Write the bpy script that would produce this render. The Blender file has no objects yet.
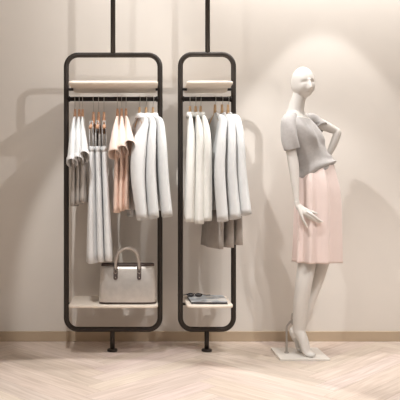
import bpy, math, random
from mathutils import Vector, Matrix

R = math.radians
rnd = random.Random(7)
scene = bpy.context.scene
COL = scene.collection

# ------------------------------------------------------------------ camera
cam_data = bpy.data.cameras.new('camera')
cam = bpy.data.objects.new('camera', cam_data)
COL.objects.link(cam)
cam.location = (0.0, -4.42, 1.0)
cam.rotation_euler = (R(90), 0, 0)
cam_data.sensor_width = 36
cam_data.lens = 58.5
cam_data.shift_x = 0.1375
cam_data.shift_y = -0.015
cam_data.clip_start = 0.05
scene.camera = cam

# ------------------------------------------------------------------ world, lights, exposure
world = bpy.data.worlds.new('world')
scene.world = world
world.use_nodes = True
bgn = world.node_tree.nodes['Background']
bgn.inputs[0].default_value = (1.0, 0.97, 0.93, 1)
bgn.inputs[1].default_value = 0.11

scene.view_settings.view_transform = 'Standard'
scene.view_settings.look = 'None'
scene.view_settings.exposure = 0.36
scene.view_settings.gamma = 1.0


def spot(name, loc, aim, watts, angle, blend=0.3, radius=0.03, colr=(1, 0.99, 0.98)):
    d = bpy.data.lights.new(name, 'SPOT')
    d.energy = watts
    d.spot_size = R(angle)
    d.spot_blend = blend
    d.shadow_soft_size = radius
    d.color = colr
    o = bpy.data.objects.new(name, d)
    COL.objects.link(o)
    o.location = loc
    o.rotation_euler = (Vector(aim) - Vector(loc)).to_track_quat('-Z', 'Y').to_euler()
    return o


def area(name, loc, aim, watts, sx, sy, colr=(1, 0.99, 0.98)):
    d = bpy.data.lights.new(name, 'AREA')
    d.shape = 'RECTANGLE'
    d.size = sx
    d.size_y = sy
    d.energy = watts
    d.color = colr
    o = bpy.data.objects.new(name, d)
    COL.objects.link(o)
    o.location = loc
    o.rotation_euler = (Vector(aim) - Vector(loc)).to_track_quat('-Z', 'Y').to_euler()
    return o


# ceiling spots: keys in front of the racks, wall washers near the wall
spot('key_spot_left', (-0.42, -1.80, 3.10), (-0.20, -0.45, 1.06), 112, 29, 0.35, 0.02)
spot('key_spot_right', (0.90, -1.80, 3.10), (0.42, -0.42, 1.12), 52, 29, 0.4, 0.025)
spot('key_spot_mannequin', (-0.05, -1.10, 3.10), (1.02, -0.35, 0.8), 112, 40, 0.5, 0.025)
spot('wall_washer_mannequin', (1.19, -0.52, 3.10), (1.22, -0.50, 0.0), 50, 56, 0.20, 0.02)
spot('wall_spot_right', (1.55, -2.90, 3.10), (1.42, 0.0, 0.42), 60, 36, 0.7, 0.03)
spot('floor_spot', (-0.60, -2.70, 3.10), (-0.45, -2.45, 0.0), 300, 63, 0.06, 0.02)
spot('floor_spot', (1.75, -2.60, 3.10), (1.62, -1.75, 0.0), 125, 74, 0.4, 0.04)
# lower front lamps throwing the frame shadows on the wall
spot('front_spot_left', (-0.62, -1.25, 2.25), (0.60, 0.0, 1.60), 9, 120, 1.0, 0.02)
spot('front_spot_right', (1.55, -1.95, 3.0), (-0.80, 0.0, 1.62), 80, 38, 0.6, 0.03)
area('wall_wash_strip', (1.45, -0.34, 3.15), (1.45, -0.02, 0.80), 29, 2.2, 0.08)
area('wall_wash_strip', (-0.15, -0.34, 3.15), (-0.15, -0.02, 1.80), 6, 1.0, 0.08)
area('ceiling_fill', (0.6, -3.4, 3.15), (0.5, -1.0, 0), 20, 3.4, 1.6)  # unseen soft area light, added as general fill

# ------------------------------------------------------------------ helpers
F_PX, VX, VY, CAM_D = 650.0, 145.0, 194.0, 4.42


def P(px, py, y):
    s = F_PX / (CAM_D + y)
    return Vector(((px - VX) / s, y, 1.0 + (VY - py) / s))


def lin(c):
    out = []
    for v in c:
        v /= 255.0
        out.append(v / 12.92 if v <= 0.04045 else ((v + 0.055) / 1.055) ** 2.4)
    return (*out, 1)


def material(name, rgb, rough=0.6, metal=0.0, noise=0.06, scale=30.0, bump=0.0, bump_scale=300.0, sheen=0.0, spec=0.5, coat=0.0):
    m = bpy.data.materials.new(name)
    m.use_nodes = True
    nt = m.node_tree
    b = nt.nodes['Principled BSDF']
    b.inputs['Roughness'].default_value = rough
    b.inputs['Metallic'].default_value = metal
    b.inputs['Specular IOR Level'].default_value = spec
    if sheen:
        b.inputs['Sheen Weight'].default_value = sheen
    if coat:
        b.inputs['Coat Weight'].default_value = coat
    c = lin(rgb)
    tc = nt.nodes.new('ShaderNodeTexCoord')
    nz = nt.nodes.new('ShaderNodeTexNoise')
    nz.inputs['Scale'].default_value = scale
    nz.inputs['Detail'].default_value = 4
    nt.links.new(tc.outputs['Object'], nz.inputs['Vector'])
    cr = nt.nodes.new('ShaderNodeValToRGB')
    cr.color_ramp.elements[0].position = 0.3
    cr.color_ramp.elements[1].position = 0.7
    cr.color_ramp.elements[0].color = (*[v * (1 - noise) for v in c[:3]], 1)
    cr.color_ramp.elements[1].color = (*[min(1, v * (1 + noise)) for v in c[:3]], 1)
    nt.links.new(nz.outputs['Fac'], cr.inputs['Fac'])
    nt.links.new(cr.outputs['Color'], b.inputs['Base Color'])
    if bump:
        n2 = nt.nodes.new('ShaderNodeTexNoise')
        n2.inputs['Scale'].default_value = bump_scale
        nt.links.new(tc.outputs['Object'], n2.inputs['Vector'])
        bp = nt.nodes.new('ShaderNodeBump')
        bp.inputs['Strength'].default_value = bump
        bp.inputs['Distance'].default_value = 0.002
        nt.links.new(n2.outputs['Fac'], bp.inputs['Height'])
        nt.links.new(bp.outputs['Normal'], b.inputs['Normal'])
    return m


M = {
    'wall': material('wall_plaster', (222, 215, 207), 0.85, noise=0.02, scale=2.0, bump=0.05, bump_scale=120, spec=0.2),
    'ceiling': material('ceiling_paint', (225, 220, 212), 0.9, noise=0.02),
    'base': material('baseboard_paint', (186, 166, 142), 0.6, noise=0.04, scale=8),
    'groove': material('floor_groove', (172, 152, 134), 0.8),
    'metal': material('dark_bronze_metal', (50, 43, 38), 0.42, metal=0.35, noise=0.08, scale=60),
    'rail': material('black_rail_metal', (34, 28, 26), 0.35, metal=0.4, noise=0.06, scale=60),
    'shelf': material('cream_shelf_board', (234, 222, 208), 0.55, noise=0.02, scale=10),
    'wire': material('steel_wire', (190, 185, 178), 0.3, metal=0.9),
    'wood': material('pale_hanger_wood', (214, 176, 134), 0.5, noise=0.10, scale=50),
    'copper': material('copper_wood', (206, 160, 128), 0.45, noise=0.08, scale=50),
    'white': material('white_cotton', (218, 218, 217), 0.9, noise=0.02, scale=20, bump=0.25, bump_scale=500, sheen=0.2),
    'ivory': material('ivory_cotton', (221, 219, 213), 0.9, noise=0.02, scale=20, bump=0.25, bump_scale=500, sheen=0.2),
    'linen': material('pale_grey_linen', (230, 230, 230), 0.9, noise=0.03, scale=25, bump=0.3, bump_scale=500, sheen=0.2),
    'greige': material('greige_cotton', (168, 160, 153), 0.9, noise=0.05, scale=25, bump=0.3, bump_scale=500, sheen=0.2),
    'charcoal': material('charcoal_cloth', (58, 52, 50), 0.9, noise=0.05, scale=25),
    'pink': material('blush_cotton', (241, 220, 207), 0.9, noise=0.02, scale=20, bump=0.2, bump_scale=500, sheen=0.2),
    'pinkbody': material('peach_cotton', (240, 210, 192), 0.9, noise=0.04, scale=25, bump=0.2, bump_scale=500, sheen=0.2),
    'skin': material('matte_white_mannequin', (212, 207, 201), 0.45, noise=0.01, scale=8, spec=0.4),
    'sweater': material('grey_knit', (172, 167, 164), 0.95, noise=0.05, scale=60, bump=0.5, bump_scale=420, sheen=0.3),
    'skirt': material('blush_pink_crepe', (227, 208, 201), 0.85, noise=0.02, scale=14, bump=0.15, bump_scale=500, sheen=0.2),
    'plate': material('white_lacquer_plate', (222, 216, 208), 0.3, noise=0.02, scale=8),
    'rod': material('brushed_steel_rod', (176, 170, 164), 0.4, metal=0.6),
    'bag': material('silver_grey_leather', (200, 193, 186), 0.33, metal=0.4, noise=0.06, scale=26, bump=0.4, bump_scale=160),
    'bagdark': material('dark_brown_leather', (72, 58, 52), 0.5, noise=0.08, scale=40),
    'baghandle': material('taupe_leather', (176, 164, 154), 0.45, noise=0.06, scale=40),
    'silver': material('polished_buckle', (200, 194, 186), 0.2, metal=1.0),
    'black': material('black_acetate', (30, 27, 26), 0.25, noise=0.04),
    'paper': material('paper_pages', (224, 220, 214), 0.8, noise=0.02),
    'spine': material('dark_magazine_cover', (70, 66, 66), 0.4, noise=0.05),
}

# magazine cover: grey blue printed picture
mc = bpy.data.materials.new('printed_cover')
mc.use_nodes = True
nt = mc.node_tree
b = nt.nodes['Principled BSDF']
b.inputs['Roughness'].default_value = 0.35
tc = nt.nodes.new('ShaderNodeTexCoord')
nz = nt.nodes.new('ShaderNodeTexNoise')
nz.inputs['Scale'].default_value = 14
nz.inputs['Detail'].default_value = 2
nt.links.new(tc.outputs['Object'], nz.inputs['Vector'])
cr = nt.nodes.new('ShaderNodeValToRGB')
e = cr.color_ramp.elements
e[0].position = 0.36
e[0].color = lin((150, 148, 148))
e[1].position = 0.62
e[1].color = lin((218, 214, 208))
x_ = e.new(0.5)
x_.color = lin((176, 182, 188))
nt.links.new(nz.outputs['Fac'], cr.inputs['Fac'])
nt.links.new(cr.outputs['Color'], b.inputs['Base Color'])
M['cover'] = mc

# oak floor: colour per plank from a colour attribute, grain from the plank's own UV
mf = bpy.data.materials.new('pale_oak_herringbone')
mf.use_nodes = True
nt = mf.node_tree
b = nt.nodes['Principled BSDF']
b.inputs['Roughness'].default_value = 0.42
b.inputs['Specular IOR Level'].default_value = 0.35
at = nt.nodes.new('ShaderNodeAttribute')
at.attribute_name = 'tone'
uv = nt.nodes.new('ShaderNodeUVMap')
uv.uv_map = 'grain'
mp = nt.nodes.new('ShaderNodeMapping')
mp.inputs['Scale'].default_value = (2.2, 34, 1)
nt.links.new(uv.outputs['UV'], mp.inputs['Vector'])
nz = nt.nodes.new('ShaderNodeTexNoise')
nz.inputs['Scale'].default_value = 1.6
nz.inputs['Detail'].default_value = 5
nz.inputs['Distortion'].default_value = 0.6
nt.links.new(mp.outputs['Vector'], nz.inputs['Vector'])
cr = nt.nodes.new('ShaderNodeValToRGB')
cr.color_ramp.elements[0].position = 0.28
cr.color_ramp.elements[0].color = (0.80, 0.765, 0.73, 1)
cr.color_ramp.elements[1].position = 0.72
cr.color_ramp.elements[1].color = (1.06, 1.06, 1.06, 1)
nt.links.new(nz.outputs['Fac'], cr.inputs['Fac'])
mx = nt.nodes.new('ShaderNodeMix')
mx.data_type = 'RGBA'
mx.blend_type = 'MULTIPLY'
mx.inputs['Factor'].default_value = 1.0
nt.links.new(at.outputs['Color'], mx.inputs['A'])
nt.links.new(cr.outputs['Color'], mx.inputs['B'])
nt.links.new(mx.outputs['Result'], b.inputs['Base Color'])
M['floor'] = mf


class MB:
    """collects vertices and faces of one mesh"""

    def __init__(self):
        self.v = []
        self.f = []

    def loft(self, rings, cap0=True, cap1=True, closed=False):
        n = len(rings[0])
        b0 = len(self.v)
        for r in rings:
            self.v.extend([Vector(p) for p in r])
        m = len(rings)
        for i in range(m if closed else m - 1):
            a, c = b0 + i * n, b0 + ((i + 1) % m) * n
            for k in range(n):
                k2 = (k + 1) % n
                self.f.append((a + k, a + k2, c + k2, c + k))
        if not closed:
            if cap0:
                self.f.append(tuple(b0 + k for k in reversed(range(n))))
            if cap1:
                self.f.append(tuple(b0 + (m - 1) * n + k for k in range(n)))
        return self

    def tube(self, path, radius, n=12, closed=False, flat=None, caps=True):
        """sweep a circle (or flattened: (ra, rb, up)) along a path; radius may be a list"""
        path = [Vector(p) for p in path]
        m = len(path)
        rad = radius if isinstance(radius, list) else [radius] * m
        rings = []
        prev = None
        for i, p in enumerate(path):
            if closed:
                t = (path[(i + 1) % m] - path[i - 1]).normalized()
            else:
                t = (path[min(i + 1, m - 1)] - path[max(i - 1, 0)]).normalized()
            if flat is not None:
                a = flat.cross(t).normalized()
            elif prev is None:
                ref = Vector((0, 1, 0)) if abs(t.y) < 0.8 else Vector((1, 0, 0))
                a = ref.cross(t).normalized()
            else:
                a = (prev - t * prev.dot(t)).normalized()
            prev = a
            bb = t.cross(a).normalized()
            ra, rb = rad[i] if isinstance(rad[i], tuple) else (rad[i], rad[i])
            rings.append([p + a * (ra * math.cos(2 * math.pi * k / n)) + bb * (rb * math.sin(2 * math.pi * k / n)) for k in range(n)])
        self.loft(rings, caps, caps, closed)
        return self

    def box(self, x0, x1, y0, y1, z0, z1):
        r0 = [(x0, y0, z0), (x1, y0, z0), (x1, y1, z0), (x0, y1, z0)]
        r1 = [(x0, y0, z1), (x1, y0, z1), (x1, y1, z1), (x0, y1, z1)]
        return self.loft([r0, r1])

    def ellipsoid(self, c, rx, ry, rz, rot=None, nu=24, nv=16):
        rings = []
        for i in range(1, nv):
            th = math.pi * i / nv
            ring = []
            for k in range(nu):
                ph = 2 * math.pi * k / nu
                p = Vector((rx * math.sin(th) * math.cos(ph), ry * math.sin(th) * math.sin(ph), -rz * math.cos(th)))
                if rot:
                    p = rot @ p
                ring.append(Vector(c) + p)
            rings.append(ring)
        return self.loft(rings)

    def build(self, name, mat, parent=None, smooth=True, solid=0.0, subsurf=0, bevel=0.0):
        off = parent_world(parent)
        me = bpy.data.meshes.new(name)
        me.from_pydata([tuple(v - off) for v in self.v], [], self.f)
        me.validate()
        me.update()
        import bmesh
        bm = bmesh.new()
        bm.from_mesh(me)
        bmesh.ops.recalc_face_normals(bm, faces=bm.faces)
        bm.to_mesh(me)
        bm.free()
        me.materials.append(mat)
        for p in me.polygons:
            p.use_smooth = smooth
        o = bpy.data.objects.new(name, me)
        COL.objects.link(o)
        if parent is not None:
            o.parent = parent
        if solid:
            md = o.modifiers.new('solid', 'SOLIDIFY')
            md.thickness = solid
            md.offset = -1
        if bevel:
            md = o.modifiers.new('bevel', 'BEVEL')
            md.width = bevel
            md.segments = 2
            md.limit_method = 'ANGLE'
        if subsurf:
            md = o.modifiers.new('sub', 'SUBSURF')
            md.levels = subsurf
            md.render_levels = subsurf
        return o


def parent_world(o):
    v = Vector((0, 0, 0))
    while o is not None:
        v = v + Vector(o.location)
        o = o.parent
    return v


def thing(name, label, cat, loc, group=None):
    o = bpy.data.objects.new(name, None)
    o.empty_display_size = 0.05
    COL.objects.link(o)
    o.location = loc
    o['label'] = label
    o['category'] = cat
    if group:
        o['group'] = group
    return o


def struct(o, label=None):
    o['kind'] = 'structure'
    if label:
        o['label'] = label
    return o


def smoothpath(pts, n=6, closed=False):
    """Catmull-Rom through points (vectors of any length given as tuples)"""
    pts = [tuple(p) for p in pts]
    out = []
    m = len(pts)
    rng = range(m) if closed else range(m - 1)
    for i in rng:
        if closed:
            p0, p1, p2, p3 = pts[i - 1], pts[i], pts[(i + 1) % m], pts[(i + 2) % m]
        else:
            p0, p1, p2, p3 = pts[max(i - 1, 0)], pts[i], pts[i + 1], pts[min(i + 2, m - 1)]
        for k in range(n):
            t = k / n
            out.append(tuple(0.5 * ((2 * b_) + (-a_ + c_) * t + (2 * a_ - 5 * b_ + 4 * c_ - d_) * t * t + (-a_ + 3 * b_ - 3 * c_ + d_) * t ** 3)
                             for a_, b_, c_, d_ in zip(p0, p1, p2, p3)))
    if not closed:
        out.append(pts[-1])
    return out


# ------------------------------------------------------------------ room
RX0, RX1, RY0, RY1, RH = -2.6, 3.4, -5.2, 0.0, 3.2
struct(MB().box(RX0, RX1, 0.0, 0.12, 0.0, RH).build('wall_back', M['wall'], smooth=False), 'plain warm off-white plaster wall behind the clothes racks')
struct(MB().box(RX0 - 0.12, RX0, RY0, 0.12, 0.0, RH).build('wall_left', M['wall'], smooth=False))
struct(MB().box(RX1, RX1 + 0.12, RY0, 0.12, 0.0, RH).build('wall_right', M['wall'], smooth=False))
struct(MB().box(RX0 - 0.12, RX1 + 0.12, RY0, 0.12, RH, RH + 0.1).build('ceiling', M['ceiling'], smooth=False))
struct(MB().box(RX0, RX1, -0.014, 0.0, 0.0, 0.068).build('baseboard_back', M['base'], smooth=False, bevel=0.002), 'low tan baseboard along the foot of the wall')

# herringbone floor: every plank a face of the one floor mesh
fv, ff, fuv, ftone = [], [], [], []
W_, N_ = 0.12, 7
L_ = W_ * N_
G_ = 0.0007
c45, s45 = math.cos(R(45)), math.sin(R(45))
FX, FY = -0.22, -0.95


def add_plank(x0, y0, x1, y1, along_x):
    q = [(x0 + G_, y0 + G_), (x1 - G_, y0 + G_), (x1 - G_, y1 - G_), (x0 + G_, y1 - G_)]
    w = [(c45 * x - s45 * y + FX, s45 * x + c45 * y + FY) for x, y in q]
    if max(p[0] for p in w) < RX0 or min(p[0] for p in w) > RX1:
        return
    if min(p[1] for p in w) > 0.0 or max(p[1] for p in w) < RY0:
        return
    i = len(fv)
    for x, y in w:
        fv.append((x, y, 0.0))
    ff.append((i, i + 1, i + 2, i + 3))
    ou, ov = rnd.uniform(0, 40), rnd.uniform(0, 40)
    ln, wd = (x1 - x0, y1 - y0) if along_x else (y1 - y0, x1 - x0)
    if along_x:
        fuv.extend([(ou, ov), (ou + ln, ov), (ou + ln, ov + wd), (ou, ov + wd)])
    else:
        fuv.extend([(ou, ov), (ou, ov + wd), (ou + ln, ov + wd), (ou + ln, ov)])
    t = rnd.uniform(-1, 1)
    base = (209 + 6 * t, 194 + 6 * t + rnd.uniform(-2, 2), 182 + 6 * t + rnd.uniform(-3, 3))
    ftone.extend([lin(base)] * 4)


for i in range(-8, 9):
    for j in range(-70, 71):
        x = j * W_ + i * 2 * L_
        y = j * W_
        add_plank(x, y, x + L_, y + W_, True)
        add_plank(x + L_, y - (N_ - 1) * W_, x + L_ + W_, y + W_, False)
me = bpy.data.meshes.new('floor')
me.from_pydata(fv, [], ff)
uvl = me.uv_layers.new(name='grain')
for k, l in enumerate(me.loops):
    uvl.data[k].uv = fuv[l.vertex_index]
ca = me.color_attributes.new('tone', 'FLOAT_COLOR', 'POINT')
for k, c in enumerate(ftone):
    ca.data[k].color = c
me.materials.append(M['floor'])
floor = bpy.data.objects.new('floor', me)
COL.objects.link(floor)
struct(floor, 'pale oak herringbone parquet floor')
sub = MB().box(RX0 - 0.12, RX1 + 0.12, RY0, 0.12, -0.10, -0.0015).build('floor_slab', M['groove'], smooth=False)
struct(sub)

# ------------------------------------------------------------------ garment racks
RACK_Y = -0.28


def rounded_loop(x0, x1, z0, z1, r, y, n=10):
    pts = []
    for cx, cz, a0 in ((x1 - r, z1 - r, 0), (x0 + r, z1 - r, 90), (x0 + r, z0 + r, 180), (x1 - r, z0 + r, 270)):
        for k in range(n + 1):
            a = R(a0 + 90 * k / n)
            pts.append(Vector((cx + r * math.cos(a), y, cz + r * math.sin(a))))
    return pts


def slab_rounded(x0, x1, y0, y1, z0, z1, r, n=6):
    ring = []
    for cx, cy, a0 in ((x1 - r, y1 - r, 0), (x0 + r, y1 - r, 90), (x0 + r, y0 + r, 180), (x1 - r, y0 + r, 270)):
        for k in range(n + 1):
            a = R(a0 + 90 * k / n)
            ring.append((cx + r * math.cos(a), cy + r * math.sin(a)))
    e = 0.002
    rings = []
    for z, ins in ((z0, e), (z0 + e, 0), (z1 - e, 0), (z1, e)):
        cx, cy = (x0 + x1) / 2, (y0 + y1) / 2
        sx = 1 - ins / ((x1 - x0) / 2)
        sy = 1 - ins / ((y1 - y0) / 2)
        rings.append([(cx + (x - cx) * sx, cy + (y - cy) * sy, z) for x, y in ring])
    return MB().loft(rings)


def rack(label, xl, xr, zt, zb, xp, xf, sx0, sx1):
    t = thing('garment_rack', label, 'clothes rack', (xf, RACK_Y, 0), 'dark metal clothes racks')
    rt = 0.0165
    MB().tube(rounded_loop(xl, xr, zb, zt, 0.075, RACK_Y), rt, 14, closed=True).build('frame', M['metal'], t)
    MB().tube([(xp, RACK_Y, zt), (xp, RACK_Y, RH)], 0.0155, 14).build('ceiling_pole', M['metal'], t)
    MB().tube([(xf, RACK_Y, 0.012), (xf, RACK_Y, zb)], 0.0150, 14).build('floor_pole', M['metal'], t)
    fl = [(0.0, 0.033), (0.010, 0.033), (0.014, 0.030), (0.016, 0.018)]
    MB().loft([[(xf + r * math.cos(a * math.pi / 12), RACK_Y + r * math.sin(a * math.pi / 12), z) for a in range(24)] for z, r in fl]).build('foot', M['metal'], t)
    ra = MB().tube([(xl, RACK_Y, 1.605), (xr, RACK_Y, 1.605)], 0.0145, 14).build('rail', M['rail'], t)
    for x, d in ((xl, 1), (xr, -1)):
        MB().tube([(x + d * 0.014, RACK_Y, 1.605), (x + d * 0.024, RACK_Y, 1.605)], 0.0185, 14).build('rail_socket', M['rail'], t)
    for z in (1.672, 0.307):
        slab_rounded(sx0, sx1, -0.47, -0.09, z, z + 0.016, 0.035).build('shelf', M['shelf'], t)
        for x, xs, d in ((xl, sx0, 1), (xr, sx1, -1)):
            a, c = sorted((x, xs + d * 0.012))
            MB().box(a, c, RACK_Y - 0.013, RACK_Y + 0.013, z - 0.014, z + 0.001).build('shelf_bracket', M['rail'], t, smooth=False, bevel=0.002)
    return t


rack('wider left dark bronze tube clothes rack with handbag on its lower shelf', -0.501, 0.0955, 1.885, 0.138, -0.204, -0.2075, -0.468, 0.079)
rack('narrower dark bronze tube clothes rack with magazine on its lower shelf', 0.2255, 0.5637, 1.889, 0.138, 0.3985, 0.393, 0.255, 0.538)

# ------------------------------------------------------------------ hangers and garments
RAIL_Z = 1.605


def frame_of(hx, yaw):
    X = (hx - VX) / 157.0
    C = Vector((X, RACK_Y, 0))
    U = Vector((math.sin(R(yaw)), -math.cos(R(yaw)), 0))
    V = Vector((math.cos(R(yaw)), math.sin(R(yaw)), 0))
    return C, U, V


def hanger(hx, yaw, label, group, zneck, mat, half=0.100, drop=0.044):
    """zneck: z of the middle of the wooden arm"""
    C, U, V = frame_of(hx, yaw)
    t = thing('clothes_hanger', label, 'hanger', (C.x, C.y, zneck), group)
    rh = 0.0165 + 0.0016
    pts = []
    for k in range(13):
        a = R(200 - 220 * k / 12)
        pts.append(C + U * (rh * math.cos(a)) + Vector((0, 0, RAIL_Z + rh * math.sin(a))))
    pts += [C + U * (rh * 0.9) + Vector((0, 0, RAIL_Z - 0.018)), C + U * 0.006 + Vector((0, 0, RAIL_Z - 0.036)), C + Vector((0, 0, RAIL_Z - 0.05)), C + Vector((0, 0, zneck + 0.02))]
    MB().tube(pts, 0.0022, 8).build('hook', M['wire'], t)
    nb = MB().tube([C + Vector((0, 0, z)) for z in (zneck - 0.005, zneck + 0.035, zneck + 0.070)], [0.0100, 0.0095, 0.0075], 10)
    nb.build('neck', mat, t)
    pts, rad = [], []
    for k in range(-10, 11):
        q = k / 10
        pts.append(C + U * (half * q) + Vector((0, 0, zneck - drop * abs(q) ** 1.5)))
        rad.append((0.008 + 0.003 * abs(q), 0.013 - 0.002 * abs(q)))
    MB().tube(pts, rad, 10, flat=Vector((0, 0, 1))).build('arm', mat, t)
    return t


def ring_body(C, U, V, z, au, bl, br, folds, amp, ph, du=0.0, dv=0.0, n=48, backthin=0.55, back=0.84):
    """closed outline at height z: au half size along U, bl / br thickness to -V / +V"""
    out = []
    for k in range(n):
        th = 2 * math.pi * k / n
        cu, sv = math.cos(th), math.sin(th)
        u = au * (abs(cu) ** 0.85) * (1 if cu >= 0 else -back)
        wide = 1.0 - (1 - backthin) * (0.5 - 0.5 * cu)
        v = (br if sv >= 0 else bl) * wide * (abs(sv) ** 0.8) * (1 if sv >= 0 else -1)
        w = amp * math.sin(folds * th + ph) + 0.5 * amp * math.sin((folds * 2 + 1) * th + ph * 2.3)
        u += w * 0.4 * cu
        v += w * (1 if sv >= 0 else -1) * min(1, abs(sv) * 1.5)
        out.append(C + U * (u + du) + V * (v + dv) + Vector((0, 0, z)))
    return out


def sleeve_mesh(C, U, V, pts, n=24, wr=0.0, ph=0.0):
    """pts: (u, v, z, r_across_in_uz_plane, r_v)"""
    sp = smoothpath(pts, 6)
    rings = []
    m = len(sp)
    for i, (u, v, z, ru, rv) in enumerate(sp):
        a = sp[max(i - 1, 0)]
        b_ = sp[min(i + 1, m - 1)]
        t = Vector((b_[0] - a[0], 0, b_[2] - a[2])).normalized()
        nu, nz_ = -t.z, t.x      # perpendicular in the u-z plane
        ring = []
        g = i / (m - 1)
        for k in range(n):
            th = 2 * math.pi * k / n
            w = 1 + wr * g * math.sin(5 * th + ph + 3 * g) + wr * 0.6 * math.sin(14 * g + 2 * th + ph)
            cu, sv = math.cos(th) * ru * w, math.sin(th) * rv * w
            ring.append(C + U * (u + nu * cu) + V * (v + sv) + Vector((0, 0, z + nz_ * cu)))
        rings.append(ring)
    return MB().loft(rings, False, False)


def garment(kind, label, cat, group, hx, yaw, s):
    C, U, V = frame_of(hx, yaw)
    zt = s['top']
    ph = rnd.uniform(0, 6.28)
    t = thing(kind, label, cat, (C.x, C.y, s['hem']), group)
    bl, br = s['bl'], s['br']
    hem = s['hem']
    sh = s.get('sh', 0.20)
    dr = s.get('drop', 0.098)
    rows = [(zt + 0.006, 0.052, 0.55), (zt - 0.004, 0.070, 0.6), (zt - 0.30 * dr, 0.45 * sh, 0.75), (zt - 0.62 * dr, 0.78 * sh, 0.85), (zt - dr, 0.97 * sh, 0.95), (zt - dr - 0.035, sh, 1.0)]
    nrow = 12
    wb = s.get('wb', sh * 1.05)
    dvb = s.get('dvb', 0.0)
    dub = s.get('dub', 0.0)
    rings = []
    for z, au, k in rows:
        rings.append(ring_body(C, U, V, z, au, bl * k * 0.8, br * k * 0.8, 3, 0.0, ph, back=0.74))
    z0 = rows[-1][0]
    for i in range(1, nrow + 1):
        g = i / nrow
        z = z0 + (hem - z0) * g
        kk = 0.8 + (s.get('flare', 1.0) - 0.8) * g
        rings.append(ring_body(C, U, V, z, sh + (wb - sh) * g, bl * kk, br * kk, s.get('folds', 4), s.get('amp', 0.004) * g, ph, du=dub * g, dv=dvb * g, back=0.74 + 0.10 * g))
    if s.get('upper'):
        cut = 6 + 8
        MB().loft(rings[:cut], False, False).build('body', s['upper'], t, solid=0.0025)
        low = MB().loft(rings[cut - 1:], False, False).build('lower_panel', s['mat'], t, solid=0.0025)
        low['label'] = 'grey lower part of the coat'
    else:
        MB().loft(rings, False, False).build('body', s['mat'], t, solid=0.0025)
    if s.get('sleeve'):
        sm = s.get('smat', s['mat'])
        for sgn in (1, -1):
            pts = [(sgn * (u if sgn > 0 else min(u, 0.17) + 0.25 * max(0, u - 0.17)), v if sgn > 0 else v * 0.3, z, ru, rv * (1 if sgn > 0 else 0.6)) for u, v, z, ru, rv in s['sleeve']]
            sl = sleeve_mesh(C, U, V, pts, wr=s.get('swr', 0.05), ph=ph).build('sleeve', sm, t, solid=0.0025)
            if s.get('cuff'):
                u, v, z, ru, rv = pts[-1]
                u2, v2, z2 = pts[-2][:3]
                d = Vector((u - u2, 0, z - z2)).normalized()
                c = [(u - d.x * 0.02, v, z - d.z * 0.02, ru * 1.06, rv * 1.06), (u + d.x * 0.004, v, z + d.z * 0.004, ru * 1.07, rv * 1.07)]
                sleeve_mesh(C, U, V, c, ph=ph).build('cuff', s['cuff'], sl, solid=0.003)
    if s.get('collar'):
        cr_ = []
        for z, au, kb in ((zt - 0.012, 0.066, 0.030), (zt + 0.014, 0.058, 0.028), (zt + 0.016, 0.062, 0.031), (zt - 0.016, 0.082, 0.040)):
            cr_.append(ring_body(C, U, V, z, au, kb * 0.8, kb * 0.8, 3, 0.0, ph, n=32))
        MB().loft(cr_, False, False).build('collar', s.get('cmat', s['mat']), t, solid=0.002)
    return t


ORD = ('first', 'second', 'third')
# --- left rack: short sleeved grey tees
tee_pos = ((75, 3.0, 163, -0.004), (79.3, 3.5, 161, 0.0), (82.6, 5.0, 157, 0.010))
tee_label = ('white sleeved grey tee hanging nearest the left post of the wide rack',
             'white sleeved grey tee hanging in the middle of the short sleeved trio at far left',
             'white sleeved grey tee of the far left trio, hanging closest to the strappy dresses')
tee_hang = ('copper wooden hanger nearest the left post of the wide rack',
            'copper wooden hanger holding the middle tee of the far left trio',
            'copper wooden hanger holding the tee closest to the strappy dresses')
for i, (hx, yaw, hy, vv) in enumerate(tee_pos):
    zh = 1 + (194 - hy) / 166.0
    hanger(hx, yaw, tee_hang[i], 'copper hangers on the wide rack', 1.470, M['copper'])
    garment('tee_shirt', tee_label[i], 'shirt', 'grey tees with white sleeves', hx, yaw, dict(
        top=1.482, hem=0.925 + 0.012 * i, bl=0.022, br=0.022 + 0.006 * (i == 2), mat=M['greige'], smat=M['white'], sh=0.19, wb=0.20, flare=1.15, amp=0.006, folds=5, dvb=0.0,
        sleeve=[(0.07, 0, 1.470, 0.012, 0.006), (0.14, 0, 1.428, 0.040, 0.012), (0.195, vv * 0.5, 1.32, 0.066, 0.024), (0.235, vv, zh, 0.080, 0.032)],
        cuff=M['linen'], swr=0.03))

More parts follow.
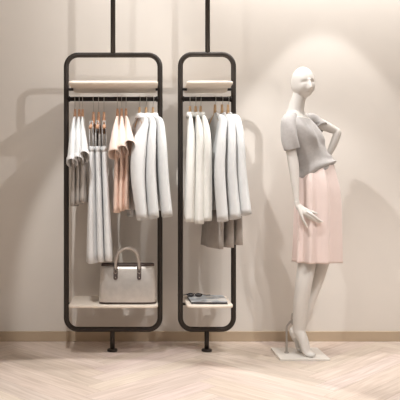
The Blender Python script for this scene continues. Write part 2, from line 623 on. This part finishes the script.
# --- left rack: strappy pinafore dresses
dress_pos = ((93.5, -2.0, 91.0, 0.040, 0.040, 0.578), (98.7, 1.0, 100.5, 0.022, 0.022, 0.588), (104, 4.0, 108.6, 0.025, 0.030, 0.592))
dress_label = ('long pale grey strap dress with the widest skirt, hanging closest to the short sleeved tees',
               'long pale grey strap dress hanging in the middle of the three dresses',
               'long pale grey strap dress hanging closest to the pink tops')
for i, (hx, yaw, cx, bl, br, hem) in enumerate(dress_pos):
    C, U, V = frame_of(hx, yaw)
    hanger(hx, yaw, ('copper wooden hanger holding the dress nearest the tees', 'copper wooden hanger holding the middle strap dress', 'copper wooden hanger holding the dress nearest the pink tops')[i],
           'copper hangers on the wide rack', 1.452, M['copper'], half=0.165, drop=0.045)
    t = thing('strap_dress', dress_label[i], 'dress', (C.x, C.y, hem), 'pale strap dresses')
    ph = rnd.uniform(0, 6)
    ztop = 1.290
    dvb = (cx - VX) / 165.0 - (C.x + U.x * 0.20)
    rings = []
    for k in range(15):
        g = k / 14
        z = ztop + (hem - ztop) * g
        w = 0.150 + 0.06 * g
        kk = 0.72 + 0.5 * g
        base = 0.022
        rings.append(ring_body(C, U, V, z, w, base + (bl - base) * g, base + (br - base) * g, 6, 0.007 * g, ph, dv=dvb * g))
    MB().loft(rings, False, False).build('skirt', M['linen'], t, solid=0.0025)
    for sgn, mt in ((1, M['white']), (-1, M['charcoal'])):
        # one looped strap over the hanger arm: up the left face, over, down the right face
        lp = []
        for k in range(17):
            a = math.pi * k / 16
            side = -math.cos(a)
            zz = ztop - 0.01 + (1.452 - (ztop - 0.01)) * min(1, (math.sin(a) * 1.25) ** 0.75)
            lp.append(C + U * (sgn * 0.115) + V * (0.0135 * side) + Vector((0, 0, zz)))
        rr = []
        for p in lp:
            rr.append([p + U * du + Vector((0, 0, dz)) for du, dz in ((-0.017, 0), (0.017, 0))])
        mb = MB()
        b0 = 0
        for a_, c_ in rr:
            mb.v += [a_, c_]
        for k in range(len(rr) - 1):
            mb.f.append((2 * k, 2 * k + 1, 2 * k + 3, 2 * k + 2))
        mb.build('strap', mt, t, solid=0.003)
    # bodice band
    bnd = [ring_body(C, U, V, z, 0.153, 0.0245, 0.0245, 3, 0, ph) for z in (ztop - 0.03, ztop + 0.004)]
    MB().loft(bnd, False, False).build('bodice_band', M['white'], t, solid=0.003)

# --- left rack: blush tops
pink_pos = ((117.5, 0.0, 155, -0.008), (121.6, 2.5, 152, 0.0), (126, 5.0, 148.5, 0.006))
pink_label = ('blush pink short sleeved top hanging closest to the strap dresses',
              'blush pink short sleeved top in the middle of the three pink tops',
              'blush pink short sleeved top hanging closest to the white jackets')
for i, (hx, yaw, hy, vv) in enumerate(pink_pos):
    zh = 1 + (194 - hy) / 166.0
    hanger(hx, yaw, ('copper wooden hanger holding the pink top nearest the dresses', 'copper wooden hanger holding the middle pink top', 'copper wooden hanger holding the pink top nearest the white jackets')[i],
           'copper hangers on the wide rack', 1.474, M['copper'])
    garment('blush_top', pink_label[i], 'shirt', 'blush pink tops', hx, yaw, dict(
        top=1.486, hem=0.885 + 0.01 * i, bl=0.020, br=0.020, mat=M['pinkbody'], smat=M['pink'], sh=0.19, wb=0.20, flare=1.2, amp=0.007, folds=6, dvb=-0.006 * i,
        sleeve=[(0.07, 0, 1.474, 0.012, 0.007), (0.14, 0, 1.432, 0.040, 0.014), (0.195, vv * 0.6, 1.34, 0.066, 0.028), (0.235, vv, zh, 0.082, 0.038)], swr=0.04))

# --- left rack: white jackets
jac_pos = ((139.5, 14.0, 0.020, 0.018, 219, -0.052), (146, 15.0, 0.020, 0.018, 217.5, -0.030), (153, 16.0, 0.020, 0.018, 216, 0.002))
jac_label = ('white long sleeved jacket hanging closest to the pink tops',
             'white long sleeved jacket in the middle of the wide rack\'s three jackets',
             'white long sleeved jacket hanging across the right post of the wide rack')
for i, (hx, yaw, bl, br, cy, dv) in enumerate(jac_pos):
    zc = 1 + (194 - cy) / 168.0
    hanger(hx, yaw, ('pale wooden hanger holding the jacket nearest the pink tops', 'pale wooden hanger holding the middle jacket on the wide rack', 'pale wooden hanger holding the jacket at the right post of the wide rack')[i],
           'pale hangers with jackets', 1.482, M['wood'])
    garment('white_jacket', jac_label[i], 'jacket', 'white jackets on the wide rack', hx, yaw, dict(
        top=1.494, hem=0.90, bl=bl, br=br, mat=M['white'], sh=0.20, wb=0.21, flare=1.1, amp=0.004, collar=True, cmat=M['linen'],
        sleeve=[(0.05, 0, 1.476, 0.014, 0.010), (0.155, 0, 1.432, 0.036, 0.018), (0.205, -0.008 + dv * 0.45 - 0.016 * (i == 0), 1.32, 0.056, 0.025 + 0.017 * (i == 0)), (0.24, -0.008 + dv * 0.9 - 0.012 * (i == 0), 1.10, 0.058, 0.029 + 0.012 * (i == 0)), (0.29, dv, zc, 0.052, 0.030)],
        swr=0.02, dvb=dv * 0.5))

# --- right rack: ivory shirts
shirt_pos = ((190, -2.0, 0.030, 0.020, 222), (195.6, 3.0, 0.020, 0.020, 224), (200.6, 6.0, 0.020, 0.026, 221))
shirt_label = ('ivory long shirt hanging nearest the left post of the narrow rack',
               'ivory long shirt in the middle of the narrow rack\'s soft shirts',
               'ivory long shirt hanging closest to the white coats')
for i, (hx, yaw, bl, br, cy) in enumerate(shirt_pos):
    zc = 1 + (194 - cy) / 166.0
    hanger(hx, yaw, ('wooden hanger nearest the left post of the narrow rack', 'wooden hanger holding the middle ivory shirt', 'wooden hanger holding the ivory shirt nearest the coats')[i],
           'hangers on the narrow rack', 1.490, M['wood'])
    garment('ivory_shirt', shirt_label[i], 'shirt', 'ivory shirts', hx, yaw, dict(
        top=1.500, hem=zc + 0.012, bl=bl, br=br, mat=M['ivory'], sh=0.19, wb=0.215, flare=1.25, amp=0.008, folds=6, collar=True,
        sleeve=[(0.05, 0, 1.482, 0.012, 0.008), (0.145, 0, 1.44, 0.034, 0.015), (0.20, 0, 1.33, 0.048, 0.024), (0.225, -0.004, 1.09, 0.048, 0.028), (0.245, -0.010, zc, 0.044, 0.029)],
        swr=0.06))

# --- right rack: white coats over grey skirts of the coats
coat_pos = ((215, 12.0, 0.022, 0.020, 221, 0.667, -0.046), (222, 13.0, 0.020, 0.020, 218.5, 0.675, -0.022), (228, 14.0, 0.020, 0.022, 214.5, 0.690, -0.002))
coat_label = ('white sleeved long coat with grey lower part, hanging closest to the ivory shirts',
              'white sleeved long coat with grey lower part, middle one of three coats',
              'white sleeved long coat with grey lower part, overlapping the narrow rack\'s right post')
for i, (hx, yaw, bl, br, cy, hem, dv) in enumerate(coat_pos):
    zc = 1 + (194 - cy) / 168.0
    hanger(hx, yaw, ('wooden hanger holding the coat nearest the ivory shirts', 'wooden hanger holding the middle long coat', 'wooden hanger holding the coat at the right post of the narrow rack')[i],
           'hangers on the narrow rack', 1.500, M['wood'])
    garment('long_coat', coat_label[i], 'coat', 'long coats', hx, yaw, dict(
        top=1.508, hem=hem, bl=bl, br=br, mat=M['greige'], upper=M['white'], smat=M['white'], sh=0.20, wb=0.215, flare=1.7, amp=0.006, folds=5,
        sleeve=[(0.05, 0, 1.490, 0.014, 0.010), (0.155, 0, 1.444, 0.036, 0.019), (0.205, -0.006 + dv * 0.45, 1.33, 0.056, 0.024), (0.24, -0.008 + dv * 0.9, 1.12, 0.058, 0.029), (0.29, dv, zc, 0.053, 0.031)],
        swr=0.02, dvb=dv * 0.6))

# ------------------------------------------------------------------ handbag on the wide rack's lower shelf
SHELF_TOP = 0.323
bx, by = (127.6 - VX) / 162.0, -0.365
bag = thing('handbag', 'silver grey leather handbag with arched handle on the lower shelf of the wide rack', 'handbag', (bx, by, SHELF_TOP))


def bag_ring(z, a, b_, e=5.0, n=56, cy=0.0):
    out = []
    for k in range(n):
        th = 2 * math.pi * k / n
        c, s = math.cos(th), math.sin(th)
        out.append((bx + a * abs(c) ** (2 / e) * (1 if c >= 0 else -1), by + cy + b_ * abs(s) ** (2 / e) * (1 if s >= 0 else -1), SHELF_TOP + z))
    return out


rows = [(0.000, 0.168, 0.066), (0.004, 0.175, 0.072), (0.02, 0.178, 0.074), (0.08, 0.176, 0.074), (0.15, 0.171, 0.064), (0.21, 0.166, 0.046), (0.236, 0.164, 0.036)]
MB().loft([bag_ring(z, a, b_) for z, a, b_ in rows]).build('body', M['bag'], bag)
MB().loft([bag_ring(z, a, b_) for z, a, b_ in ((0.230, 0.1655, 0.0385), (0.244, 0.1640, 0.0345), (0.246, 0.160, 0.030))]).build('top_trim', M['bagdark'], bag)
MB().loft([bag_ring(z, a, b_) for z, a, b_ in ((0.0, 0.1745, 0.0715), (0.008, 0.1790, 0.0758), (0.011, 0.1790, 0.0758), (0.013, 0.177, 0.073))]).build('base_trim', M['bagdark'], bag)
hx1, hx2 = (115.6 - 127.6) / 163, (139.2 - 127.6) / 163
for sy, nm in ((-1, 'handle'), (1, 'handle')):
    yy = by + sy * 0.046
    pts = [(bx + hx1, yy, SHELF_TOP + 0.215), (bx + hx1 + 0.003, yy, SHELF_TOP + 0.265), (bx + hx1 + 0.022, yy + sy * 0.004, SHELF_TOP + 0.318), (bx, yy + sy * 0.006, SHELF_TOP + 0.342),
           (bx + hx2 - 0.022, yy + sy * 0.004, SHELF_TOP + 0.318), (bx + hx2 - 0.003, yy, SHELF_TOP + 0.265), (bx + hx2, yy, SHELF_TOP + 0.215)]
    hd = MB().tube([Vector(p) for p in smoothpath(pts, 8)], (0.0085, 0.0065), 10, flat=Vector((0, 1, 0))).build('handle', M['baghandle'], bag)
    if sy == -1:
        for hx_ in (hx1, hx2):
            y0 = by - 0.0655
            tb = MB()
            prof = []
            for k in range(9):
                a = math.pi + math.pi * k / 8
                prof.append((0.013 * math.cos(a), 0.012 + 0.012 * math.sin(a)))
            prof = [(-0.013, 0.088)] + prof + [(0.013, 0.088)]
            def yv(z):      # follows the bag's front slope
                zz = 0.150 + z
                return by - (0.064 - (zz - 0.15) * 0.30) - 0.0025
            tb.loft([[(bx + hx_ + x, yv(z) + 0.010, SHELF_TOP + 0.150 + z) for x, z in prof], [(bx + hx_ + x, yv(z) - 0.0035, SHELF_TOP + 0.150 + z) for x, z in prof]])
            t_ = tb.build('strap_tab', M['bagdark'], bag, smooth=False, bevel=0.001)
            MB().tube([(bx + hx_ + 0.0105 * math.cos(a * math.pi / 8), yv(0.05) - 0.005, SHELF_TOP + 0.200 + 0.0115 * math.sin(a * math.pi / 8)) for a in range(16)], 0.002, 8, closed=True).build('buckle', M['silver'], t_)
            MB().ellipsoid((bx + hx_, yv(0.015) - 0.004, SHELF_TOP + 0.165), 0.004, 0.0025, 0.004, nu=12, nv=8).build('stud', M['silver'], t_)

# ------------------------------------------------------------------ magazine and sunglasses on the narrow rack's lower shelf
a0, a1, a2, a3 = (0.285, -0.430), (0.508, -0.436), (0.512, -0.165), (0.275, -0.155)
mag = thing('magazine', 'grey blue printed magazine lying on the lower shelf of the narrow rack', 'magazine', (0.385, -0.30, SHELF_TOP))


def quad_prism(q, z0, z1):
    return MB().loft([[(x, y, z0) for x, y in q], [(x, y, z1) for x, y in q]])


Q = (a0, a1, a2, a3)
qc = (sum(p[0] for p in Q) / 4, sum(p[1] for p in Q) / 4)
Qi = [(qc[0] + (x - qc[0]) * 0.975, qc[1] + (y - qc[1]) * 0.975) for x, y in Q]
quad_prism(Q, SHELF_TOP + 0.0005, SHELF_TOP + 0.004).build('back_cover', M['spine'], mag, smooth=False)
quad_prism(Qi, SHELF_TOP + 0.004, SHELF_TOP + 0.013).build('pages', M['spine'], mag, smooth=False)
quad_prism(Q, SHELF_TOP + 0.013, SHELF_TOP + 0.015).build('front_cover', M['cover'], mag, smooth=False)

gl = thing('sunglasses', 'small black sunglasses lying beside the magazine at the shelf corner', 'sunglasses', (0.285, -0.20, SHELF_TOP + 0.016))
gz = SHELF_TOP + 0.016
gx, gy = 0.318, -0.245
for sx in (-1, 1):
    ring = []
    for k in range(24):
        cc, ss = math.cos(k * math.pi / 12), math.sin(k * math.pi / 12)
        ring.append((gx + sx * 0.026 + 0.021 * cc, gy - 0.004 + 0.009 * (ss + 1), gz + 0.0035 + 0.0085 * (ss + 1)))
    rim = MB().tube(ring, 0.0028, 8, closed=True).build('rim', M['black'], gl)
    MB().loft([[(x, y - 0.001, z) for x, y, z in ring], [(x, y + 0.001, z) for x, y, z in ring]]).build('lens', M['spine'], rim)
for sx, dx in ((-1, -0.055), (1, 0.055)):
    MB().tube([(gx + sx * 0.048, gy + 0.010, gz + 0.018), (gx + sx * 0.051, gy + 0.018, gz + 0.012), (gx + sx * 0.051 + dx * 0.5, gy + 0.040, gz + 0.005), (gx + sx * 0.051 + dx, gy + 0.060, gz + 0.003)], 0.0024, 8).build('temple', M['black'], gl)
MB().tube([(gx - 0.007, gy + 0.009, gz + 0.016), (gx, gy + 0.010, gz + 0.019), (gx + 0.007, gy + 0.009, gz + 0.016)], 0.0025, 8).build('bridge', M['black'], gl)

# ------------------------------------------------------------------ mannequin
man = thing('mannequin', 'white female mannequin in grey knit top and pink skirt standing on a square plate', 'mannequin', (0.96, -0.38, 0.0))
PLATE = 0.012
MB().loft([[(0.81, -0.53, 0.0), (1.11, -0.53, 0.0), (1.11, -0.235, 0.0), (0.81, -0.235, 0.0)], [(0.81, -0.53, PLATE), (1.11, -0.53, PLATE), (1.11, -0.235, PLATE), (0.81, -0.235, PLATE)]]).build('base_plate', M['plate'], man, smooth=False, bevel=0.0015)

body = MB()
YM = -0.40
FV = Vector((math.sin(R(50)), -math.cos(R(50)), 0))   # where the chest faces
RV = Vector((FV.y, -FV.x, 0))                          # her right hand side


def trunk(px, py, hw, hd, y=YM, fwd=0.0, add=0.0, n=40, sq=2.2, bust=0.0):
    c = P(px, py, y) + FV * fwd
    ring = []
    for k in range(n):
        th = 2 * math.pi * k / n
        cc, ss = math.cos(th), math.sin(th)
        a = (hw + add) * abs(cc) ** (2 / sq) * (1 if cc >= 0 else -1)
        d = (hd + add) * abs(ss) ** (2 / sq) * (1 if ss >= 0 else -1)
        if bust and ss > 0:
            d += bust * max(0.0, ss) * (math.exp(-((cc - 0.45) / 0.28) ** 2) + math.exp(-((cc + 0.45) / 0.28) ** 2))
        ring.append(c + RV * a + FV * d)
    return ring


TR = [  # px, py, half width, half depth, bust
    (296.0, 110.5, 0.045, 0.045, 0.0),
    (296.0, 114.5, 0.085, 0.052, 0.0),
    (297.0, 119.0, 0.125, 0.066, 0.0),
    (299.0, 126.0, 0.142, 0.082, 0.004),
    (301.0, 133.0, 0.138, 0.092, 0.016),
    (303.0, 139.5, 0.130, 0.093, 0.022),
    (306.0, 147.0, 0.118, 0.088, 0.006),
    (310.5, 156.0, 0.106, 0.082, 0.0),
    (314.0, 164.0, 0.110, 0.086, 0.0),
    (316.5, 175.0, 0.118, 0.090, 0.0),
    (317.5, 190.0, 0.124, 0.098, 0.0),
    (317.5, 205.0, 0.122, 0.096, 0.0),
    (317.0, 216.0, 0.110, 0.085, 0.0),
]
TRs = smoothpath(TR, 4)
body.loft([trunk(a, b_, c, d, bust=e_) for a, b_, c, d, e_ in TRs])

# neck
nk = smoothpath([(295.3, 116, -0.40, 0.062), (295.9, 110, -0.405, 0.051), (297.3, 103, -0.41, 0.0455), (299.6, 95, -0.415, 0.0415), (301.5, 86, -0.415, 0.040)], 5)
body.tube([P(a, b_, c) for a, b_, c, r in nk], [r for *_, r in nk], 24)

# head
HC = P(302.8, 82.8, -0.425)
hyaw = R(13)
HF = Vector((math.sin(hyaw), -math.cos(hyaw), 0))
HR = Vector((math.cos(hyaw), math.sin(hyaw), 0))       # towards the right of the picture
roll = R(4)
HUP = (Vector((0, 0, 1)) * math.cos(roll) + HR * math.sin(roll) * -1).normalized()
HRr = HF.cross(HUP).normalized()


def gs(x, s):
    return math.exp(-(x / s) ** 2)


rings = []
nv, nu = 64, 96
for i in range(1, nv):
    th = math.pi * i / nv
    ring = []
    for k in range(nu):
        ph_ = 2 * math.pi * k / nu
        x = math.sin(th) * math.cos(ph_)
        y = math.sin(th) * math.sin(ph_)       # forward
        z = -math.cos(th)
        wx, wy, wz = 0.0670, 0.086, 0.0960
        px_, py_, pz_ = x * wx, y * wy, z * wz
        if z < 0:                              # jaw narrows
            q = -z
            px_ *= 1 + 0.055 * math.sin(math.pi * q ** 1.3) - 0.10 * q ** 4
            if py_ < 0:
                py_ *= 1 - 0.30 * q ** 1.4
            else:
                py_ *= 1 + 0.13 * math.sin(math.pi * q ** 1.5)
        else:
            py_ *= 1.03 if py_ < 0 else 0.98
        if y > 0:
            f = y
            d = 0.0
            d -= 0.0100 * (gs(px_ - 0.027, 0.016) + gs(px_ + 0.027, 0.016)) * gs(pz_ + 0.008, 0.011)        # sockets
            d += 0.0050 * (gs(px_ - 0.027, 0.012) + gs(px_ + 0.027, 0.012)) * gs(pz_ + 0.014, 0.007)        # lids
            d += 0.0015 * gs(abs(px_) - 0.026, 0.02) * gs(pz_ - 0.011, 0.009)                               # brow
            nz0 = max(0.0, min(1.0, (0.002 - pz_) / 0.046))
            if -0.058 < pz_ < 0.012:
                tip = 0.006 + 0.021 * nz0 if pz_ > -0.046 else 0.027 * max(0, (pz_ + 0.058) / 0.012)
                d += tip * gs(px_, 0.0075 + 0.004 * nz0)                                                    # nose
            d += 0.0085 * gs(px_, 0.019) * gs(pz_ + 0.0610, 0.0042)                                         # upper lip
            d += 0.0090 * gs(px_, 0.016) * gs(pz_ + 0.0710, 0.0044)                                         # lower lip
            d -= 0.0050 * gs(px_, 0.026) * gs(pz_ + 0.0660, 0.0026)
            d += 0.0110 * gs(px_, 0.022) * gs(pz_ + 0.093, 0.010)                                           # chin
            d += 0.0030 * gs(abs(px_) - 0.042, 0.016) * gs(pz_ + 0.034, 0.018)                              # cheekbones
            py_ += 1.08 * d * min(1, f * 1.6)
        ring.append(HC + HRr * px_ + HF * py_ + HUP * pz_)
    rings.append(ring)
body.loft(rings)


def limb(pts, n=20, sub=6):
    sp = smoothpath(pts, sub)
    body.tube([P(a, b_, c) for a, b_, c, r in sp], [r for *_, r in sp], n)


# right arm (near the camera), hanging
limb([(292.0, 119.0, -0.465, 0.036), (288.2, 122.5, -0.495, 0.042), (288.4, 135, -0.515, 0.039), (291.3, 152, -0.52, 0.0315), (293.6, 165, -0.525, 0.0315), (295.0, 182, -0.53, 0.025), (296.3, 198, -0.535, 0.0165), (296.8, 203, -0.536, 0.0165)])
# left arm, hand on the hip
limb([(301, 120, -0.34, 0.040), (309.5, 120.5, -0.30, 0.040), (322, 124.8, -0.285, 0.034), (333, 129.6, -0.285, 0.026), (338.0, 132.2, -0.29, 0.023)])
limb([(336.6, 131.2, -0.29, 0.022), (337.2, 134.0, -0.292, 0.0245), (333.5, 144, -0.295, 0.024), (329.0, 153.5, -0.295, 0.019), (326.5, 159.0, -0.292, 0.016)])
# left hand resting on the back of the hip
limb([(327, 158.0, -0.292, 0.016), (324.5, 163, -0.278, 0.019), (322, 167, -0.272, 0.017)])
for dx, dy in ((-6.5, 3.0), (-6.5, 5.5), (-5.5, 7.5), (-4.0, 9.0)):
    limb([(322.5 + dx * 0.1, 166.5 + dy * 0.1, -0.272, 0.009), (322 + dx * 0.6, 167 + dy * 0.6, -0.264, 0.0075), (322 + dx, 167 + dy, -0.268, 0.006)], 10, 4)
limb([(326.5, 160, -0.30, 0.010), (328, 164, -0.325, 0.008), (328.2, 167, -0.345, 0.006)], 10, 4)

# right hand: palm, four fingers, thumb
hy = -0.538
palm = smoothpath([(296.6, 201.5, hy, 0.0165, 0.0150), (297.5, 205, hy, 0.019, 0.0130), (300.5, 208.3, hy - 0.004, 0.0230, 0.0120), (304.5, 211.0, hy - 0.010, 0.0235, 0.0110), (307.5, 212.5, hy - 0.014, 0.020, 0.0095)], 4)
body.tube([P(a, b_, c) for a, b_, c, *_ in palm], [(r1, r2) for *_, r1, r2 in palm], 20, flat=Vector((0.25, -0.93, 0.25)).normalized())
FING = [
    [(305.5, 209.5, -0.550), (311.0, 211.6, -0.556), (314.5, 212.8, -0.556), (317.6, 213.6, -0.552)],     # index
    [(306.0, 211.6, -0.556), (312.5, 215.0, -0.566), (318.0, 219.3, -0.566), (323.0, 222.0, -0.560)],     # middle
    [(305.5, 213.6, -0.552), (311.5, 217.2, -0.560), (316.5, 220.8, -0.558), (320.8, 222.6, -0.552)],     # ring
    [(304.0, 214.0, -0.545), (309.0, 217.8, -0.548), (313.0, 220.0, -0.546), (316.0, 221.4, -0.541)],     # little
]
for fpts in FING:
    rr = (0.0092, 0.0082, 0.0070, 0.0046)
    limb([(*p, r) for p, r in zip(fpts, rr)], 12, 5)
limb([(298.6, 206.5, -0.545, 0.0120), (300.6, 213.0, -0.556, 0.0100), (303.5, 220.5, -0.562, 0.0080), (307.4, 227.6, -0.560, 0.0048)], 12, 5)   # thumb

# legs
limb([(311.5, 200, -0.425, 0.062), (310.8, 225, -0.425, 0.058), (309.0, 248, -0.430, 0.0545), (306.5, 266, -0.440, 0.0540), (305.0, 275, -0.448, 0.0520), (303.2, 287, -0.452, 0.0490), (300.9, 302, -0.445, 0.0450), (299.6, 316, -0.435, 0.041), (298.8, 327, -0.425, 0.037), (298.8, 333, -0.425, 0.036)], 24)
limb([(325.0, 200, -0.37, 0.060), (325.0, 225, -0.365, 0.058), (323.0, 250, -0.36, 0.056), (318.0, 272, -0.355, 0.050), (312.0, 290, -0.35, 0.046), (306.5, 306, -0.345, 0.043), (302.5, 320, -0.335, 0.037), (299.5, 331, -0.325, 0.030), (298.3, 337, -0.32, 0.029)], 24)


def foot(ax, ay, aY, heel, ball, toe):
    """tiptoe foot: ankle, heel bump, ball and pointed toe on the plate"""
    A = P(ax, ay, aY)
    sp = smoothpath([tuple(A) + (0.036, 0.036), tuple(A.lerp(Vector(ball), 0.45) + Vector((0, 0, 0.012))) + (0.036, 0.030), tuple(Vector(ball)) + (0.034, 0.021), tuple(Vector(toe)) + (0.021, 0.0105)], 5)
    body.tube([Vector(q[:3]) for q in sp], [(q[3], q[4]) for q in sp], 18, flat=Vector((0.5, -0.5, 0.7)).normalized())
    body.ellipsoid(heel, 0.027, 0.029, 0.036)


# near foot
bz = PLATE
foot(298.8, 331, -0.425, P(293.8, 332.0, -0.405), (P(307.5, 349.5, -0.46).x, -0.462, bz + 0.022), (P(314.5, 356, -0.49).x, -0.492, bz + 0.0105))
foot(298.5, 334, -0.32, P(295.5, 336, -0.30), (P(300.5, 347, -0.355).x, -0.352, bz + 0.022), (P(303.2, 352.5, -0.385).x, -0.378, bz + 0.0105))

bo = body.build('body', M['skin'], man)
rm = bo.modifiers.new('remesh', 'REMESH')
rm.mode = 'VOXEL'
rm.voxel_size = 0.0023
rm.use_smooth_shade = True
smo = bo.modifiers.new('smooth', 'SMOOTH')
smo.factor = 0.5
smo.iterations = 2

# support rod with its loop behind the calf
MB().tube([Vector(p) for p in smoothpath([P(286.6, 353.2, -0.375), P(286.6, 340, -0.375), P(286.6, 330, -0.375), P(287.2, 325.8, -0.378), P(290.0, 322.2, -0.385), P(292.6, 319.8, -0.395)], 6)], 0.0066, 10).build('support_rod', M['rod'], man)
lc = P(292.8, 318.8, -0.402)
MB().tube([lc + Vector((0.008 * math.sin(a * math.pi / 10), 0, 0.034 * math.cos(a * math.pi / 10))) for a in range(20)], 0.0048, 8, closed=True).build('rod_loop', M['rod'], man)
c0 = P(286.6, 353.2, -0.375)
MB().loft([[(c0.x + r * math.cos(a * math.pi / 10), c0.y + r * math.sin(a * math.pi / 10), z) for a in range(20)] for z, r in ((PLATE, 0.014), (PLATE + 0.005, 0.014), (PLATE + 0.007, 0.008))]).build('rod_socket', M['rod'], man)

# knitted top
kn = smoothpath([
    (296.3, 116.8, 0.098, 0.062, 0.0), (297.0, 119.5, 0.128, 0.072, 0.0), (299.0, 126.0, 0.147, 0.089, 0.006), (301.0, 133.0, 0.144, 0.099, 0.018), (303.0, 139.5, 0.136, 0.101, 0.024),
    (306.4, 147.0, 0.126, 0.098, 0.008), (310.8, 155.0, 0.119, 0.095, 0.0), (314.3, 162.0, 0.126, 0.101, 0.0), (316.0, 168.0, 0.131, 0.106, 0.0), (316.2, 172.0, 0.131, 0.106, 0.0)], 5)
rings = []
for i, (a, b_, c, d, e_) in enumerate(kn):
    g = i / (len(kn) - 1)
    ring = trunk(a, b_, c, d, bust=e_, n=64)
    ctr = sum(ring, Vector()) / len(ring)
    out = []
    for k, p in enumerate(ring):
        th = 2 * math.pi * k / 64
        side = (p - ctr).normalized()
        amp = 0.0022 * g
        p = p + side * amp * math.sin(9 * th + 5 * g) + side * (0.010 * math.sin(30 * g + 1.5 * math.sin(th * 2)) * max(0, (g - 0.62) / 0.38) - 0.010 * max(0, (g - 0.93) / 0.07))
        # hem tilts: lower on the left of the picture, higher on the right
        rel = (p.x - ctr.x) / 0.13
        p = p + Vector((0, 0, 0.075 * rel * max(0, (g - 0.45) / 0.55) ** 1.4))
        # neckline dips in front and stands on the shoulders
        if g < 0.12:
            fw = (p - ctr).dot(FV)
            p = p + Vector((0, 0, -0.18 * max(0, fw) * (1 - g / 0.12)))
        out.append(p)
    rings.append(out)
kt = MB().loft(rings, False, False).build('knit_top', M['sweater'], man, solid=0.003)
kt['label'] = 'grey knitted short sleeved top'
# rolled hem
MB().tube(rings[-2], 0.0105, 10, closed=True).build('hem_band', M['sweater'], kt)
# sleeves


def knit_sleeve(pts, n=28):
    sp = smoothpath(pts, 6)
    mb = MB()
    path = [P(a, b_, c) for a, b_, c, r in sp]
    rad = []
    m_ = len(sp)
    for i, q in enumerate(sp):
        rad.append(q[3])
    mb.tube(path, rad, n, caps=False)
    for i, v in enumerate(mb.v):
        ringi, k = divmod(i, n)
        g = ringi / (m_ - 1)
        c = path[ringi]
        mb.v[i] = v + (v - c).normalized() * 0.0025 * math.sin(3 * 2 * math.pi * k / n + 9 * g) * (1 if 0.1 < g else 0)
    return mb


s1 = knit_sleeve([(294.0, 117.5, -0.455, 0.034), (288.8, 121.5, -0.490, 0.0465), (289.0, 131, -0.512, 0.0485), (290.2, 142, -0.52, 0.049), (291.6, 149.5, -0.52, 0.047)]).build('sleeve', M['sweater'], kt, solid=0.003)
s2 = knit_sleeve([(303, 120.5, -0.335, 0.040), (310, 120.5, -0.30, 0.0460), (316.5, 124.0, -0.290, 0.0470), (320.8, 128.6, -0.310, 0.0480)]).build('sleeve', M['sweater'], kt, solid=0.003)

# pleated skirt
sk = MB()
SKR = [(316.0, 166.0, 0.113, 0.092), (316.5, 175.0, 0.140, 0.110), (317.8, 188.0, 0.154, 0.122), (318.3, 205.0, 0.158, 0.126), (318.0, 225, 0.156, 0.128), (317.8, 245, 0.157, 0.130), (317.5, 261.5, 0.158, 0.132)]
sks = smoothpath(SKR, 5)
rings = []
NS = 144
for i, (a, b_, c, d) in enumerate(sks):
    g = i / (len(sks) - 1)
    ctr = P(a, b_, YM)
    ring = trunk(a, b_, c, d, n=NS, sq=2.1)
    out = []
    for k, p in enumerate(ring):
        th = 2 * math.pi * k / NS
        side = (p - ctr).normalized()
        f = ((9 * th + 0.7 * math.sin(2 * th + 0.4)) / (2 * math.pi) + 0.30) % 1.0
        pl = (f / 0.72) if f < 0.72 else (1.0 - f) / 0.28          # knife pleats
        pl = 2 * (pl * pl * (3 - 2 * pl)) - 1
        p = p + side * (0.017 * g ** 0.6 * pl + 0.004 * g * math.sin(4 * th + 1.0))
        rel = (p.x - ctr.x) / 0.13
        p = p + Vector((0, 0, 0.055 * rel * max(0, 1 - g * 4)))
        out.append(p)
    rings.append(out)
so = sk.loft(rings, False, False).build('skirt', M['skirt'], man, solid=0.0025)
so['label'] = 'pale pink pleated knee length skirt'
